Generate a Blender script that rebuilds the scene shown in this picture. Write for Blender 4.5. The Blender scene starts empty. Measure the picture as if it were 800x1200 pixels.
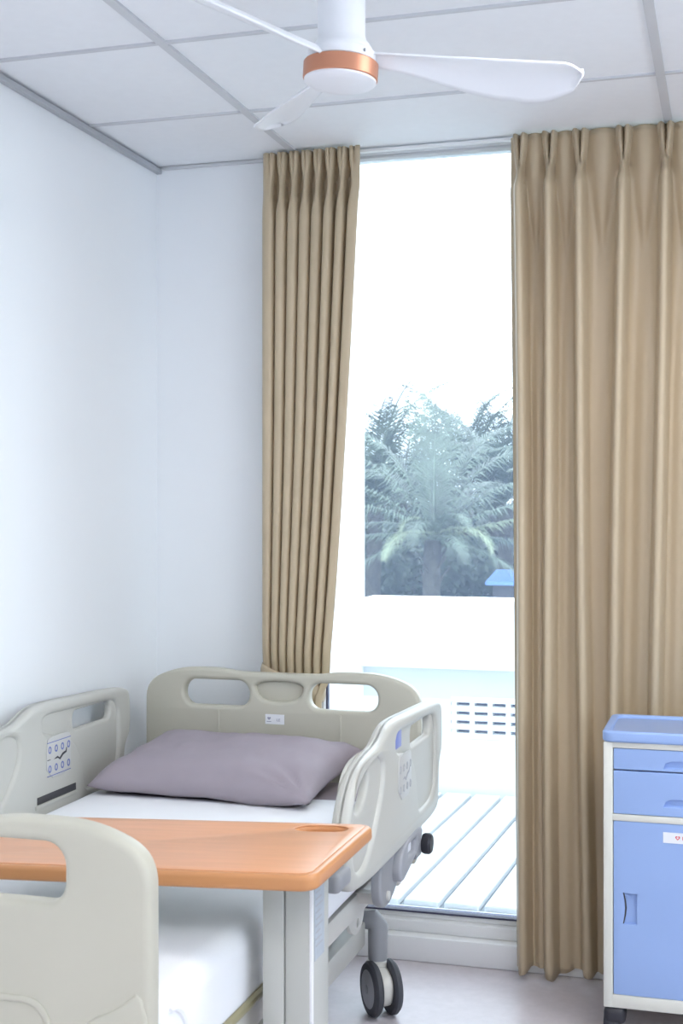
import bpy, bmesh, math, random
from mathutils import Vector, Matrix
R = math.radians
PI = math.pi
scene = bpy.context.scene
COL = scene.collection

# ------------------------------------------------------------------ camera, sky, exposure
YAW = math.atan(458 / 1547)
SN, CS = math.sin(YAW), math.cos(YAW)
EYE = 1.46
cam_d = bpy.data.cameras.new('camera')
cam = bpy.data.objects.new('camera', cam_d)
COL.objects.link(cam)
cam.location = (0, 0, EYE)
cam.rotation_euler = (PI / 2, 0, YAW)
cam_d.sensor_fit = 'HORIZONTAL'
cam_d.sensor_width = 36.0
cam_d.lens = 36.0 * 1547 / 800
cam_d.clip_end = 500
cam_d.dof.use_dof = True
cam_d.dof.focus_distance = 4.0
cam_d.dof.aperture_fstop = 14
scene.camera = cam

world = bpy.data.worlds.new('overcast_sky')
scene.world = world
world.use_nodes = True
bg = world.node_tree.nodes['Background']
bg.inputs['Color'].default_value = (0.80, 0.91, 1.0, 1)
bg.inputs['Strength'].default_value = 4.2

vs = scene.view_settings
vs.view_transform = 'Standard'
vs.look = 'None'
vs.exposure = 0.32
vs.gamma = 1.0
vs.use_curve_mapping = False
scene.cycles.max_bounces = 12
scene.cycles.diffuse_bounces = 8
scene.cycles.transparent_max_bounces = 16
scene.cycles.sample_clamp_indirect = 8.0

# room: x right along the window wall, y towards it
XL, XR, YB, YF, HC = -1.915, 2.35, 4.21, -2.4, 2.65
WX0, WX1 = -1.345, 0.55            # window opening in the back wall
SY0, SY1, SZ0, SZ1 = -0.6, 3.5, 1.1, 2.15   # added side window in the right wall, sized for its light


def portal(name, loc, rot, sx, sy):
    l = bpy.data.lights.new(name, 'AREA')
    l.shape = 'RECTANGLE'
    l.size, l.size_y = sx, sy
    l.cycles.is_portal = True
    o = bpy.data.objects.new(name, l)
    COL.objects.link(o)
    o.location = loc
    o.rotation_euler = rot


# light portals only tell the renderer where the sky comes in through the two windows
portal('sky_portal', ((WX0 + WX1) / 2, YB + 0.26, HC / 2), (-PI / 2, 0, 0), WX1 - WX0, HC)
portal('sky_portal', (XR + 0.2, (SY0 + SY1) / 2, (SZ0 + SZ1) / 2), (0, PI / 2, 0), SZ1 - SZ0, SY1 - SY0)


# ------------------------------------------------------------------ materials
def srgb(r, g, b):
    def f(c):
        c /= 255
        return c / 12.92 if c <= 0.04045 else ((c + 0.055) / 1.055) ** 2.4
    return (f(r), f(g), f(b), 1)


def mat(name, col, rough=0.5, var=0.0, scale=6.0, bump=0.0, bscale=60.0, metal=0.0, spec=0.5, stretch=(1, 1, 1), sub=0.0,
        coat=0.0):
    m = bpy.data.materials.new(name)
    m.use_nodes = True
    nt = m.node_tree
    p = nt.nodes['Principled BSDF']
    p.inputs['Roughness'].default_value = rough
    p.inputs['Metallic'].default_value = metal
    p.inputs['Specular IOR Level'].default_value = spec
    p.inputs['Coat Weight'].default_value = coat
    tc = nt.nodes.new('ShaderNodeTexCoord')
    mp = nt.nodes.new('ShaderNodeMapping')
    mp.inputs['Scale'].default_value = stretch
    nt.links.new(tc.outputs['Object'], mp.inputs['Vector'])
    n = nt.nodes.new('ShaderNodeTexNoise')
    n.inputs['Scale'].default_value = scale
    n.inputs['Detail'].default_value = 4
    nt.links.new(mp.outputs['Vector'], n.inputs['Vector'])
    ramp = nt.nodes.new('ShaderNodeValToRGB')
    lo = [max(0, c * (1 - var)) for c in col[:3]] + [1]
    hi = [min(1, c * (1 + var)) for c in col[:3]] + [1]
    ramp.color_ramp.elements[0].position = 0.3
    ramp.color_ramp.elements[1].position = 0.7
    ramp.color_ramp.elements[0].color = lo
    ramp.color_ramp.elements[1].color = hi
    nt.links.new(n.outputs['Fac'], ramp.inputs['Fac'])
    nt.links.new(ramp.outputs['Color'], p.inputs['Base Color'])
    if bump:
        n2 = nt.nodes.new('ShaderNodeTexNoise')
        n2.inputs['Scale'].default_value = bscale
        nt.links.new(mp.outputs['Vector'], n2.inputs['Vector'])
        b = nt.nodes.new('ShaderNodeBump')
        b.inputs['Strength'].default_value = bump
        b.inputs['Distance'].default_value = 0.002
        nt.links.new(n2.outputs['Fac'], b.inputs['Height'])
        nt.links.new(b.outputs['Normal'], p.inputs['Normal'])
    return m


M = {}
M['wall'] = mat('white_paint', (0.85, 0.88, 0.905, 1), 0.55, 0.008, 2.0, 0.05, 180, spec=0.3)
M['tile'] = mat('ceiling_tile_board', (0.85, 0.875, 0.905, 1), 0.8, 0.01, 30, 0.06, 300, spec=0.2)
M['tee'] = mat('grey_ceiling_grid', (0.60, 0.62, 0.65, 1), 0.5, 0.02)
M['angle'] = mat('grey_wall_angle', (0.42, 0.44, 0.47, 1), 0.5, 0.02)
M['floor'] = mat('lilac_grey_vinyl', (0.62, 0.58, 0.62, 1), 0.32, 0.04, 40, 0.03, 200, spec=0.5)
M['white'] = mat('white_frame_paint', (0.80, 0.81, 0.83, 1), 0.4, 0.01)
M['gasket'] = mat('dark_window_gasket', (0.05, 0.05, 0.10, 1), 0.5)
M['extwhite'] = mat('white_render', (0.80, 0.81, 0.80, 1), 0.8, 0.02, 3, 0.1, 120)
M['extgrey'] = mat('pale_grey_render', (0.60, 0.63, 0.63, 1), 0.8, 0.02, 3)
M['slot'] = mat('dark_vent_void', (0.24, 0.25, 0.42, 1), 0.8)
M['deck'] = mat('pale_deck_board', (0.62, 0.63, 0.62, 1), 0.7, 0.06, 5, 0.1, 60, stretch=(6, 0.6, 1))
M['deckgap'] = mat('deck_joist_shadow_gap', (0.34, 0.37, 0.37, 1), 0.9)
M['curtain'] = mat('beige_satin_curtain', srgb(188, 171, 144), 0.38, 0.015, 3, spec=0.45)
M['abs'] = mat('cream_abs_plastic', (0.51, 0.495, 0.415, 1), 0.38, 0.015, 5, 0.03, 250, spec=0.45)
M['absrail'] = mat('pale_grey_cream_plastic', (0.52, 0.52, 0.48, 1), 0.36, 0.015, 5, 0.02, 250, spec=0.45)
M['greyplastic'] = mat('mid_grey_plastic', (0.30, 0.31, 0.33, 1), 0.4, 0.02)
M['blackplastic'] = mat('black_plastic', (0.025, 0.025, 0.035, 1), 0.45)
M['darkslot'] = mat('dark_slot_plastic', (0.05, 0.05, 0.055, 1), 0.6)
M['steel'] = mat('cream_powder_coated_steel', (0.62, 0.61, 0.57, 1), 0.35, 0.02, spec=0.5)
M['bronze'] = mat('olive_edge_strip', (0.30, 0.27, 0.16, 1), 0.4, 0.06)
M['tyre'] = mat('dark_grey_tyre_rubber', (0.05, 0.053, 0.065, 1), 0.6)
M['hub'] = mat('grey_wheel_disc', (0.34, 0.35, 0.38, 1), 0.45)
M['sheetwhite'] = mat('white_cotton', (0.86, 0.875, 0.90, 1), 0.85, 0.01, 12, 0.25, 350, spec=0.1)
M['lilac'] = mat('taupe_lilac_cotton', (0.36, 0.32, 0.36, 1), 0.7, 0.03, 8, 0.2, 500, spec=0.2)
M['orange'] = mat('orange_beech_laminate', (0.68, 0.335, 0.175, 1), 0.30, 0.06, 4, 0.0, spec=0.45, stretch=(1.2, 14, 10))
M['orangeedge'] = mat('orange_edge_band', (0.57, 0.265, 0.11, 1), 0.32, 0.04, 6, spec=0.45)
M['tablesteel'] = mat('pale_grey_table_column', (0.50, 0.51, 0.48, 1), 0.34, 0.015, spec=0.5)
M['label'] = mat('pale_blue_label_paper', (0.43, 0.48, 0.53, 1), 0.5, 0.05, 60)
M['sticker'] = mat('white_sticker', (0.80, 0.82, 0.86, 1), 0.45)
M['inkblue'] = mat('blue_print_ink', (0.13, 0.17, 0.44, 1), 0.5)
M['inkgrey'] = mat('grey_print_ink', (0.30, 0.31, 0.40, 1), 0.5)
M['inkfaint'] = mat('faint_grey_print', (0.40, 0.41, 0.44, 1), 0.5)
M['inkblack'] = mat('black_print_ink', (0.03, 0.03, 0.04, 1), 0.5)
M['inkred'] = mat('red_print_ink', (0.75, 0.08, 0.10, 1), 0.5)
M['panelblue'] = mat('pale_control_panel_film', (0.54, 0.545, 0.53, 1), 0.3)
M['indicator'] = mat('blue_angle_indicator', (0.22, 0.27, 0.62, 1), 0.35)
M['cabblue'] = mat('powder_blue_plastic', (0.30, 0.43, 0.74, 1), 0.42, 0.012, 5, 0.03, 200, spec=0.4)
M['cabtop'] = mat('grey_blue_tray_plastic', (0.30, 0.41, 0.68, 1), 0.33, 0.012, 5, spec=0.4)
M['cabcream'] = mat('ivory_plastic', (0.70, 0.70, 0.64, 1), 0.42, 0.012, spec=0.4)
M['fanwhite'] = mat('white_fan_plastic', (0.82, 0.845, 0.88, 1), 0.35, 0.005, spec=0.4)
M['lens'] = mat('white_opal_lens', (0.84, 0.86, 0.90, 1), 0.4, 0.004)
M['copper'] = mat('copper_ring', (0.56, 0.25, 0.15, 1), 0.38, 0.03, metal=0.35)
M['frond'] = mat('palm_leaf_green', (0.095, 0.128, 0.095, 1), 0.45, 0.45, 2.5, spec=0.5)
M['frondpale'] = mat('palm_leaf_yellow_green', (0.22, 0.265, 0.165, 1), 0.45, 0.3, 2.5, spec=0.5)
M['rachis'] = mat('palm_leaf_stalk', (0.24, 0.22, 0.12, 1), 0.6, 0.2)
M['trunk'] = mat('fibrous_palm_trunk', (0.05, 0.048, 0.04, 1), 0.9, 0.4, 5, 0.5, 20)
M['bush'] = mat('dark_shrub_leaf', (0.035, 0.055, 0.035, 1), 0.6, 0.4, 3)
M['grass'] = mat('rough_grass', (0.06, 0.09, 0.04, 1), 0.9, 0.4, 0.5)
M['bluesheet'] = mat('blue_roof_sheet', (0.10, 0.22, 0.55, 1), 0.4, 0.05)
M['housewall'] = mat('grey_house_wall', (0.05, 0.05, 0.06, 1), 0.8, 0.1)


def glass_mat():
    m = bpy.data.materials.new('dusty_window_glass')
    m.use_nodes = True
    nt = m.node_tree
    nt.nodes.remove(nt.nodes['Principled BSDF'])
    out = nt.nodes['Material Output']
    tr = nt.nodes.new('ShaderNodeBsdfTransparent')
    tr.inputs['Color'].default_value = (0.97, 0.985, 0.99, 1)
    veil = nt.nodes.new('ShaderNodeBsdfTranslucent')  # translucent blue mixed in to imitate the hazy veil over the view
    veil.inputs['Color'].default_value = (0.58, 0.70, 1.0, 1)
    gl = nt.nodes.new('ShaderNodeBsdfGlossy')
    gl.inputs['Roughness'].default_value = 0.02
    lw = nt.nodes.new('ShaderNodeFresnel')
    lw.inputs['IOR'].default_value = 1.2
    noise = nt.nodes.new('ShaderNodeTexNoise')
    noise.inputs['Scale'].default_value = 3
    mr = nt.nodes.new('ShaderNodeMapRange')
    mr.inputs['To Min'].default_value = 0.050
    mr.inputs['To Max'].default_value = 0.062
    nt.links.new(noise.outputs['Fac'], mr.inputs['Value'])
    m1 = nt.nodes.new('ShaderNodeMixShader')
    nt.links.new(mr.outputs['Result'], m1.inputs['Fac'])
    nt.links.new(tr.outputs[0], m1.inputs[1])
    nt.links.new(veil.outputs[0], m1.inputs[2])
    m2 = nt.nodes.new('ShaderNodeMixShader')
    nt.links.new(lw.outputs[0], m2.inputs['Fac'])
    nt.links.new(m1.outputs[0], m2.inputs[1])
    nt.links.new(gl.outputs[0], m2.inputs[2])
    nt.links.new(m2.outputs[0], out.inputs['Surface'])
    return m


M['glass'] = glass_mat()


def emit_mat(name, col, s):
    m = bpy.data.materials.new(name)
    m.use_nodes = True
    p = m.node_tree.nodes['Principled BSDF']
    p.inputs['Base Color'].default_value = (0.8, 0.8, 0.8, 1)
    p.inputs['Emission Color'].default_value = col
    p.inputs['Emission Strength'].default_value = s
    return m


M['led'] = emit_mat('lit_led_diffuser', (1.0, 0.98, 0.96, 1), 11.5)  # glow of the added ceiling panels that fill the room


# ------------------------------------------------------------------ mesh helpers
class B:
    """collects shapes into one bmesh"""
    def __init__(self):
        self.bm = bmesh.new()

    def add(self, other, mtx=None):
        me = bpy.data.meshes.new('tmp')
        other.to_mesh(me)
        other.free()
        if mtx is not None:
            me.transform(mtx)
        self.bm.from_mesh(me)
        bpy.data.meshes.remove(me)
        return self

    def add_mesh(self, me, mtx=None):
        if mtx is not None:
            me.transform(mtx)
        self.bm.from_mesh(me)
        bpy.data.meshes.remove(me)
        return self

    def box(self, x0, x1, y0, y1, z0, z1, bev=0.0, seg=2):
        t = bmesh.new()
        bmesh.ops.create_cube(t, size=1)
        for v in t.verts:
            v.co = Vector(((x0 + x1) / 2 + v.co.x * (x1 - x0), (y0 + y1) / 2 + v.co.y * (y1 - y0),
                           (z0 + z1) / 2 + v.co.z * (z1 - z0)))
        if bev:
            bmesh.ops.bevel(t, geom=t.edges[:], offset=bev, segments=seg, affect='EDGES', profile=0.5)
        return self.add(t)

    def beam(self, a, b, w, h, bev=0.0):
        """box bar from a to b, w wide (horizontal), h high"""
        a, b = Vector(a), Vector(b)
        d = b - a
        L = d.length
        t = bmesh.new()
        bmesh.ops.create_cube(t, size=1)
        for v in t.verts:
            v.co = Vector((v.co.x * w, v.co.y * L, v.co.z * h))
        if bev:
            bmesh.ops.bevel(t, geom=t.edges[:], offset=bev, segments=2, affect='EDGES', profile=0.5)
        d.normalize()
        up = Vector((0, 0, 1))
        if abs(d.z) > 0.98:
            up = Vector((1, 0, 0))
        side = d.cross(up).normalized()
        up = side.cross(d)
        m = Matrix((side, d, up)).transposed().to_4x4()
        m.translation = (a + b) / 2
        return self.add(t, m)

    def tube(self, pts, r, n=12, cap=True):
        pts = [Vector(p) for p in pts]
        t = bmesh.new()
        rings = []
        nrm = None
        for i, p in enumerate(pts):
            d = (pts[min(i + 1, len(pts) - 1)] - pts[max(i - 1, 0)]).normalized()
            if nrm is None:
                up = Vector((0, 0, 1)) if abs(d.z) < 0.9 else Vector((1, 0, 0))
                nrm = d.cross(up).normalized()
            nrm = (nrm - d * nrm.dot(d)).normalized()
            bn = d.cross(nrm)
            rr = r[i] if isinstance(r, (list, tuple)) else r
            rings.append([t.verts.new(p + (nrm * math.cos(2 * PI * k / n) + bn * math.sin(2 * PI * k / n)) * rr) for k in range(n)])
        for a, b in zip(rings, rings[1:]):
            for k in range(n):
                t.faces.new((a[k], a[(k + 1) % n], b[(k + 1) % n], b[k]))
        if cap:
            t.faces.new(rings[0][::-1])
            t.faces.new(rings[-1])
        return self.add(t)

    def lathe(self, prof, c=(0, 0, 0), axis='Z', n=32):
        """prof: (radius, height) list"""
        t = bmesh.new()
        rings = []
        for r, z in prof:
            rings.append([t.verts.new((r * math.cos(2 * PI * k / n), r * math.sin(2 * PI * k / n), z)) for k in range(n)])
        for a, b in zip(rings, rings[1:]):
            for k in range(n):
                t.faces.new((a[k], a[(k + 1) % n], b[(k + 1) % n], b[k]))
        t.faces.new(rings[0][::-1])
        t.faces.new(rings[-1])
        bmesh.ops.recalc_face_normals(t, faces=t.faces[:])
        m = Matrix.Identity(4)
        if axis == 'X':
            m = Matrix.Rotation(PI / 2, 4, 'Y')
        if axis == 'Y':
            m = Matrix.Rotation(-PI / 2, 4, 'X')
        m.translation = Vector(c)
        return self.add(t, m)

    def grid(self, f, nu, nv):
        """f(i/nu, j/nv) -> point"""
        t = bmesh.new()
        vv = [[t.verts.new(f(i / nu, j / nv)) for j in range(nv + 1)] for i in range(nu + 1)]
        for i in range(nu):
            for j in range(nv):
                t.faces.new((vv[i][j], vv[i + 1][j], vv[i + 1][j + 1], vv[i][j + 1]))
        return self.add(t)

    def poly(self, pts):
        t = bmesh.new()
        t.faces.new([t.verts.new(p) for p in pts])
        return self.add(t)

    def plate(self, loops, thick, bev, mp, res=2):
        """moulded plate from 2d loops (first outline, others holes), rounded edges; mp(a, b, c) -> 3d"""
        cu = bpy.data.curves.new('tmp', 'CURVE')
        cu.dimensions = '2D'
        cu.fill_mode = 'BOTH'
        cu.extrude = max(0.0, thick / 2 - bev)
        cu.bevel_depth = bev
        cu.bevel_resolution = res
        cu.offset = -bev
        for lp in loops:
            s = cu.splines.new('POLY')
            s.points.add(len(lp) - 1)
            for k, (a, b) in enumerate(lp):
                s.points[k].co = (a, b, 0, 1)
            s.use_cyclic_u = True
        o = bpy.data.objects.new('tmp', cu)
        COL.objects.link(o)
        dg = bpy.context.evaluated_depsgraph_get()
        me = bpy.data.meshes.new_from_object(o.evaluated_get(dg))
        bpy.data.objects.remove(o)
        bpy.data.curves.remove(cu)
        for v in me.vertices:
            v.co = Vector(mp(v.co.x, v.co.y, v.co.z))
        t = bmesh.new()
        t.from_mesh(me)
        bpy.data.meshes.remove(me)
        bmesh.ops.remove_doubles(t, verts=t.verts[:], dist=1e-5)
        bmesh.ops.recalc_face_normals(t, faces=t.faces[:])
        return self.add(t)

    def xf(self, m):
        bmesh.ops.transform(self.bm, matrix=m, verts=self.bm.verts[:])
        return self


WORLD = {}


def tag(o, label=None, cat=None, group=None, kind=None):
    if label:
        o['label'] = label
    if cat:
        o['category'] = cat
    if group:
        o['group'] = group
    if kind:
        o['kind'] = kind
    return o


def thing(name, loc, label, cat, group=None, kind=None):
    o = bpy.data.objects.new(name, None)
    o.empty_display_size = 0.1
    COL.objects.link(o)
    o.location = loc
    WORLD[o] = Vector(loc)
    return tag(o, label, cat, group, kind)


def part(name, b, m, parent=None, label=None, angle=35, cat=None, group=None, kind=None, flat=False):
    """links the collected shapes (authored in world space) as one mesh object with its origin at its centre"""
    me = bpy.data.meshes.new(name)
    b.bm.to_mesh(me)
    b.bm.free()
    if not flat:
        me.shade_smooth()
        me.set_sharp_from_angle(angle=R(angle))
    me.materials.append(M[m] if isinstance(m, str) else m)
    xs = [v.co for v in me.vertices]
    c = Vector([(min(v[k] for v in xs) + max(v[k] for v in xs)) / 2 for k in range(3)])
    me.transform(Matrix.Translation(-c))
    o = bpy.data.objects.new(name, me)
    COL.objects.link(o)
    WORLD[o] = c
    o.location = c
    if parent is not None:
        o.parent = parent
        o.location = c - WORLD[parent]
    return tag(o, label, cat, group, kind)


def clone(o, loc, parent=None):
    """copy of a single mesh piece at world position loc, sharing its mesh"""
    c = o.copy()
    COL.objects.link(c)
    WORLD[c] = Vector(loc)
    c.parent = parent
    c.location = Vector(loc) - (WORLD[parent] if parent else Vector((0, 0, 0)))
    return c


def chaikin(pts, n=2, cyclic=True):
    for _ in range(n):
        q = []
        k = len(pts)
        for i in range(k if cyclic else k - 1):
            a, b = pts[i], pts[(i + 1) % k]
            q.append((a[0] * .75 + b[0] * .25, a[1] * .75 + b[1] * .25))
            q.append((a[0] * .25 + b[0] * .75, a[1] * .25 + b[1] * .75))
        pts = q
    return pts


def rrect(x0, x1, y0, y1, r, n=6):
    p = []
    for cx, cy, a0 in ((x1 - r, y1 - r, 0), (x0 + r, y1 - r, 90), (x0 + r, y0 + r, 180), (x1 - r, y0 + r, 270)):
        for k in range(n + 1):
            a = R(a0 + 90 * k / n)
            p.append((cx + r * math.cos(a), cy + r * math.sin(a)))
    return p


def ellipse(cx, cy, rx, ry, n=24):
    return [(cx + rx * math.cos(2 * PI * k / n), cy + ry * math.sin(2 * PI * k / n)) for k in range(n)]


def at(px, py, Z):
    """world point on the sight line of a photograph pixel at depth Z"""
    u, v = (px - 400) / 1547, (600 - py) / 1547
    return Vector((Z * (-SN + u * CS), Z * (CS + u * SN), EYE + Z * v))


def heart(cx, cy, s, n=20):
    p = []
    for k in range(n):
        t = 2 * PI * k / n
        p.append((cx + s * 16 * math.sin(t) ** 3 / 17, cy + s * (13 * math.cos(t) - 5 * math.cos(2 * t) - 2 * math.cos(3 * t) - math.cos(4 * t)) / 17))
    return p


def text_mesh(txt, size, mp, depth=0.0004):
    cu = bpy.data.curves.new('tmp', 'FONT')
    cu.body = txt
    cu.size = size
    cu.extrude = depth
    o = bpy.data.objects.new('tmp', cu)
    COL.objects.link(o)
    dg = bpy.context.evaluated_depsgraph_get()
    me = bpy.data.meshes.new_from_object(o.evaluated_get(dg))
    bpy.data.objects.remove(o)
    bpy.data.curves.remove(cu)
    for v in me.vertices:
        v.co = Vector(mp(v.co.x, v.co.y, v.co.z))
    return me


# ------------------------------------------------------------------ room shell
T = 0.2
part('floor', B().box(XL - T, XR + T, YF - T, YB + 0.02, -0.12, 0), 'floor', label='lilac-grey vinyl floor', kind='structure')
part('wall_left', B().box(XL - T, XL, YF - T, YB + 0.35, 0, HC + 0.1), 'wall', label='plain white wall beside the bed', kind='structure')
wb = B().box(XL, WX0, YB, YB + 0.3, 0, HC + 0.1)
wb.box(WX1, XR + T, YB, YB + 0.3, 0, HC + 0.1)
wb.box(WX0, WX1, YB + 0.02, YB + 0.095, HC - 0.006, HC + 0.1)
part('wall_back', wb, 'wall', label='white wall with the tall window', kind='structure')
part('wall_front', B().box(XL - T, XR + T, YF - T, YF, 0, HC + 0.1), 'wall', label='white wall behind the camera', kind='structure')
wr = B().box(XR, XR + T, YF, SY0, 0, HC + 0.1)
wr.box(XR, XR + T, SY1, YB, 0, HC + 0.1)
wr.box(XR, XR + T, SY0, SY1, 0, SZ0)
wr.box(XR, XR + T, SY0, SY1, SZ1, HC + 0.1)
part('wall_right', wr, 'wall', label='white wall with the side window', kind='structure')
part('baseboard_left', B().box(XL, XL + 0.014, YF, YB, 0, 0.09, 0.003), 'white', label='white skirting along the left wall', kind='structure')
part('baseboard_back', B().box(XL + 0.014, WX0 - 0.02, YB - 0.014, YB, 0, 0.09, 0.003), 'white', label='white skirting under the window wall', kind='structure')

# ceiling: lay-in boards on a tee grid
ceil = part('ceiling', B().box(XL - T, XR + T, YF - T, YB + 0.095, HC + 0.03, HC + 0.12), 'tile', label='white suspended ceiling of lay-in boards', kind='structure')
gx = [XL] + [-1.388 + 1.2 * k for k in range(4)] + [XR]
gy = [YB] + [3.685 - 0.6 * k for k in range(11)]
gy = [y for y in gy if y > YF] + [YF]
tiles = {}
fill_cells = [(2, 2), (2, 6), (1, 8)]
for i in range(len(gx) - 1):
    for j in range(len(gy) - 1):
        w, d = gx[i + 1] - gx[i], gy[j] - gy[j + 1]
        if (i, j) in fill_cells:
            continue
        key = (round(w, 3), round(d, 3))
        c = ((gx[i] + gx[i + 1]) / 2, (gy[j] + gy[j + 1]) / 2, HC + 0.014)
        if key not in tiles:
            tiles[key] = part('ceiling_tile', B().box(gx[i] + .003, gx[i + 1] - .003, gy[j + 1] + .003, gy[j] - .003, HC + 0.004, HC + 0.024, 0.002, 1), 'tile', ceil)
        else:
            clone(tiles[key], c, ceil)
for x in gx[1:-1]:
    part('main_tee', B().box(x - .0125, x + .0125, YF, YB, HC - 0.003, HC + 0.026), 'tee', ceil)
for y in gy[1:-1]:
    for a, b_ in zip(gx, gx[1:]):
        part('cross_tee', B().box(a + .0125, b_ - .0125, y - .007, y + .007, HC - 0.002, HC + 0.02), 'tee', ceil)
part('trim_1', B().box(XL, XL + .02, YF, YB, HC - 0.020, HC - 0.002, 0.002, 1), 'angle', label='grey wall angle where ceiling meets left wall', kind='structure')
part('trim_2', B().box(XL + .022, WX0, YB - 0.012, YB, HC - 0.008, HC + 0.002, 0.001, 1), 'tee', label='thin grey wall angle over the window wall', kind='structure')

# recessed panel lights added out of view to brighten the room
words = ['in the middle of the room beside the fan', 'above the middle of the entrance half', 'at the rear left of the room']
for n_, (i, j) in enumerate(fill_cells):
    x0, x1, y0, y1 = gx[i] + .014, gx[i + 1] - .014, gy[j + 1] + .012, gy[j] - .012
    L = thing('ceiling_light', ((x0 + x1) / 2, (y0 + y1) / 2, HC - 0.004), 'white flat recessed panel light ' + words[n_], 'ceiling light', 'panel lights in the ceiling')
    fr = B()
    fr.box(x0, x1, y0, y0 + .02, HC - 0.004, HC + .022)
    fr.box(x0, x1, y1 - .02, y1, HC - 0.004, HC + .022)
    fr.box(x0, x0 + .02, y0 + .02, y1 - .02, HC - 0.004, HC + .022)
    fr.box(x1 - .02, x1, y0 + .02, y1 - .02, HC - 0.004, HC + .022)
    part('light_frame', fr, 'white', L)
    part('diffuser', B().box(x0 + .02, x1 - .02, y0 + .02, y1 - .02, HC, HC + .02), 'led', L)

# ------------------------------------------------------------------ window 1 (tall, floor to ceiling)
w1 = thing('window_1', ((WX0 + WX1) / 2, YB, 0), 'tall white-framed window reaching the ceiling', None, kind='structure')
part('sill_kerb', B().box(WX0 - .005, WX1, YB - .035, YB + .3, 0, .082, .008), 'white', w1)
part('sill_track', B().box(WX0, WX1, YB + .005, YB + .13, .082, .122, .006), 'white', w1)
part('bottom_rail', B().box(WX0, WX1, YB + .035, YB + .085, .122, .140, .003), 'white', w1)
part('head_rail', B().box(WX0, WX1, YB + .02, YB + .09, HC - .016, HC - .006, .002), 'tee', w1)
part('jamb_frame', B().box(WX0, WX0 + .032, YB + .02, YB + .09, .122, HC - .02, .003), 'white', w1)
part('jamb_frame', B().box(WX1 - .032, WX1, YB + .02, YB + .09, .122, HC - .02, .003), 'white', w1)
part('mullion', B().box(-.42, -.36, YB + .02, YB + .09, .140, HC - .03, .003), 'white', w1)
part('gasket', B().box(WX0 + .032, WX0 + .037, YB + .042, YB + .064, .14, HC - .03), 'gasket', w1)
part('gasket', B().box(WX0 + .038, WX1 - .032, YB + .03, YB + .075, .14, .146), 'gasket', w1)
part('glass_pane', B().box(WX0 + .036, -.41, YB + .05, YB + .056, .142, HC - .008), 'glass', w1, flat=True)
part('glass_pane', B().box(-.37, WX1 - .03, YB + .05, YB + .056, .142, HC - .008), 'glass', w1, flat=True)

# window 2: unseen side window, added and sized to light the left wall
w2 = thing('window_2', (XR, (SY0 + SY1) / 2, SZ0), 'wide white-framed side window', None, kind='structure')
part('sill', B().box(XR - .04, XR + T, SY0, SY1, SZ0, SZ0 + .03, .004), 'white', w2)
part('head_rail', B().box(XR + .06, XR + .12, SY0, SY1, SZ1 - .05, SZ1, .004), 'white', w2)
part('bottom_rail', B().box(XR + .06, XR + .12, SY0, SY1, SZ0 + .03, SZ0 + .08, .004), 'white', w2)
for k in range(4):
    y = SY0 + .025 + (SY1 - SY0 - .05) * k / 3
    part('stile', B().box(XR + .06, XR + .12, y - .025, y + .025, SZ0 + .08, SZ1 - .05, .004), 'white', w2)
for k in range(3):
    y0 = SY0 + .025 + (SY1 - SY0 - .05) * k / 3
    y1 = SY0 + .025 + (SY1 - SY0 - .05) * (k + 1) / 3
    part('glass_pane', B().box(XR + .085, XR + .09, y0 + .02, y1 - .02, SZ0 + .07, SZ1 - .04), 'glass', w2, flat=True)

# ------------------------------------------------------------------ balcony
BY1 = 6.32
DZ = 0.10
bal = part('balcony_floor', B().box(-1.76, 1.7, YB + .3, BY1 + .2, -.25, DZ - .03), 'deckgap', label='balcony floor under the pale deck boards', kind='structure')
brot = R(2.0)
board = None
for k in range(24):
    x = -1.71 + k * 0.143
    sx = x - math.sin(-brot) * 0
    c = (x - 0.02, (YB + .31 + BY1) / 2, DZ - .012)
    if board is None:
        board = part('deck_board', B().box(c[0] - .0615, c[0] + .0615, YB + .302, BY1 - .03, DZ - .028, DZ, .004, 1), 'deck', bal)
    else:
        board = clone(board, (c[0], WORLD[board].y, WORLD[board].z), bal)
    board.rotation_euler = (0, 0, -brot)
part('wall_balcony', B().box(-1.9, -1.757, YB + .3, BY1 + .02, -.25, 3.4), 'extwhite', label='white side wall of the balcony left of the glass', kind='structure')
par = thing('wall_parapet', (0, BY1, DZ - .02), 'white balcony parapet with a vent grille band', None, kind='structure')
pb = B().box(-1.757, 1.7, BY1 + .0, BY1 + .16, DZ - .35, .372)
pb.box(-1.757, -1.315, BY1 + .0, BY1 + .16, .372, .548)
pb.box(-1.757, 1.7, BY1 + .09, BY1 + .16, .372, .548)
part('parapet_body', pb, 'extwhite', par)
part('parapet_band', B().box(-1.757, 1.7, BY1 + .0, BY1 + .16, .548, .70), 'extgrey', par)
part('parapet_coping', B().box(-1.757, 1.7, BY1 - .05, BY1 + .2, .70, 1.035, .0015), 'extwhite', par)
part('vent_recess', B().box(-1.315, 1.7, BY1 + .075, BY1 + .09, .372, .548), 'slot', par)
for k in range(5):
    z = .372 + .044 * k
    part('vent_bar', B().box(-1.315, 1.7, BY1 - .004, BY1 + .05, z - .0135, z + .0135, .002, 1), 'extwhite', par)
div = None
for k in range(34):
    x = -1.30 + k * .0885
    if div is None:
        div = part('vent_divider', B().box(x - .012, x + .012, BY1, BY1 + .06, .372, .548), 'extwhite', par)
    else:
        clone(div, (x, WORLD[div].y, WORLD[div].z), par)

# ------------------------------------------------------------------ curtains
CY = 4.125
part('curtain_track', B().box(-1.50, 1.0, CY + .042, CY + .066, HC - .010, HC - .0005, .003), 'white', label='thin white curtain track on the ceiling above the window', cat='curtain track')


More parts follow.
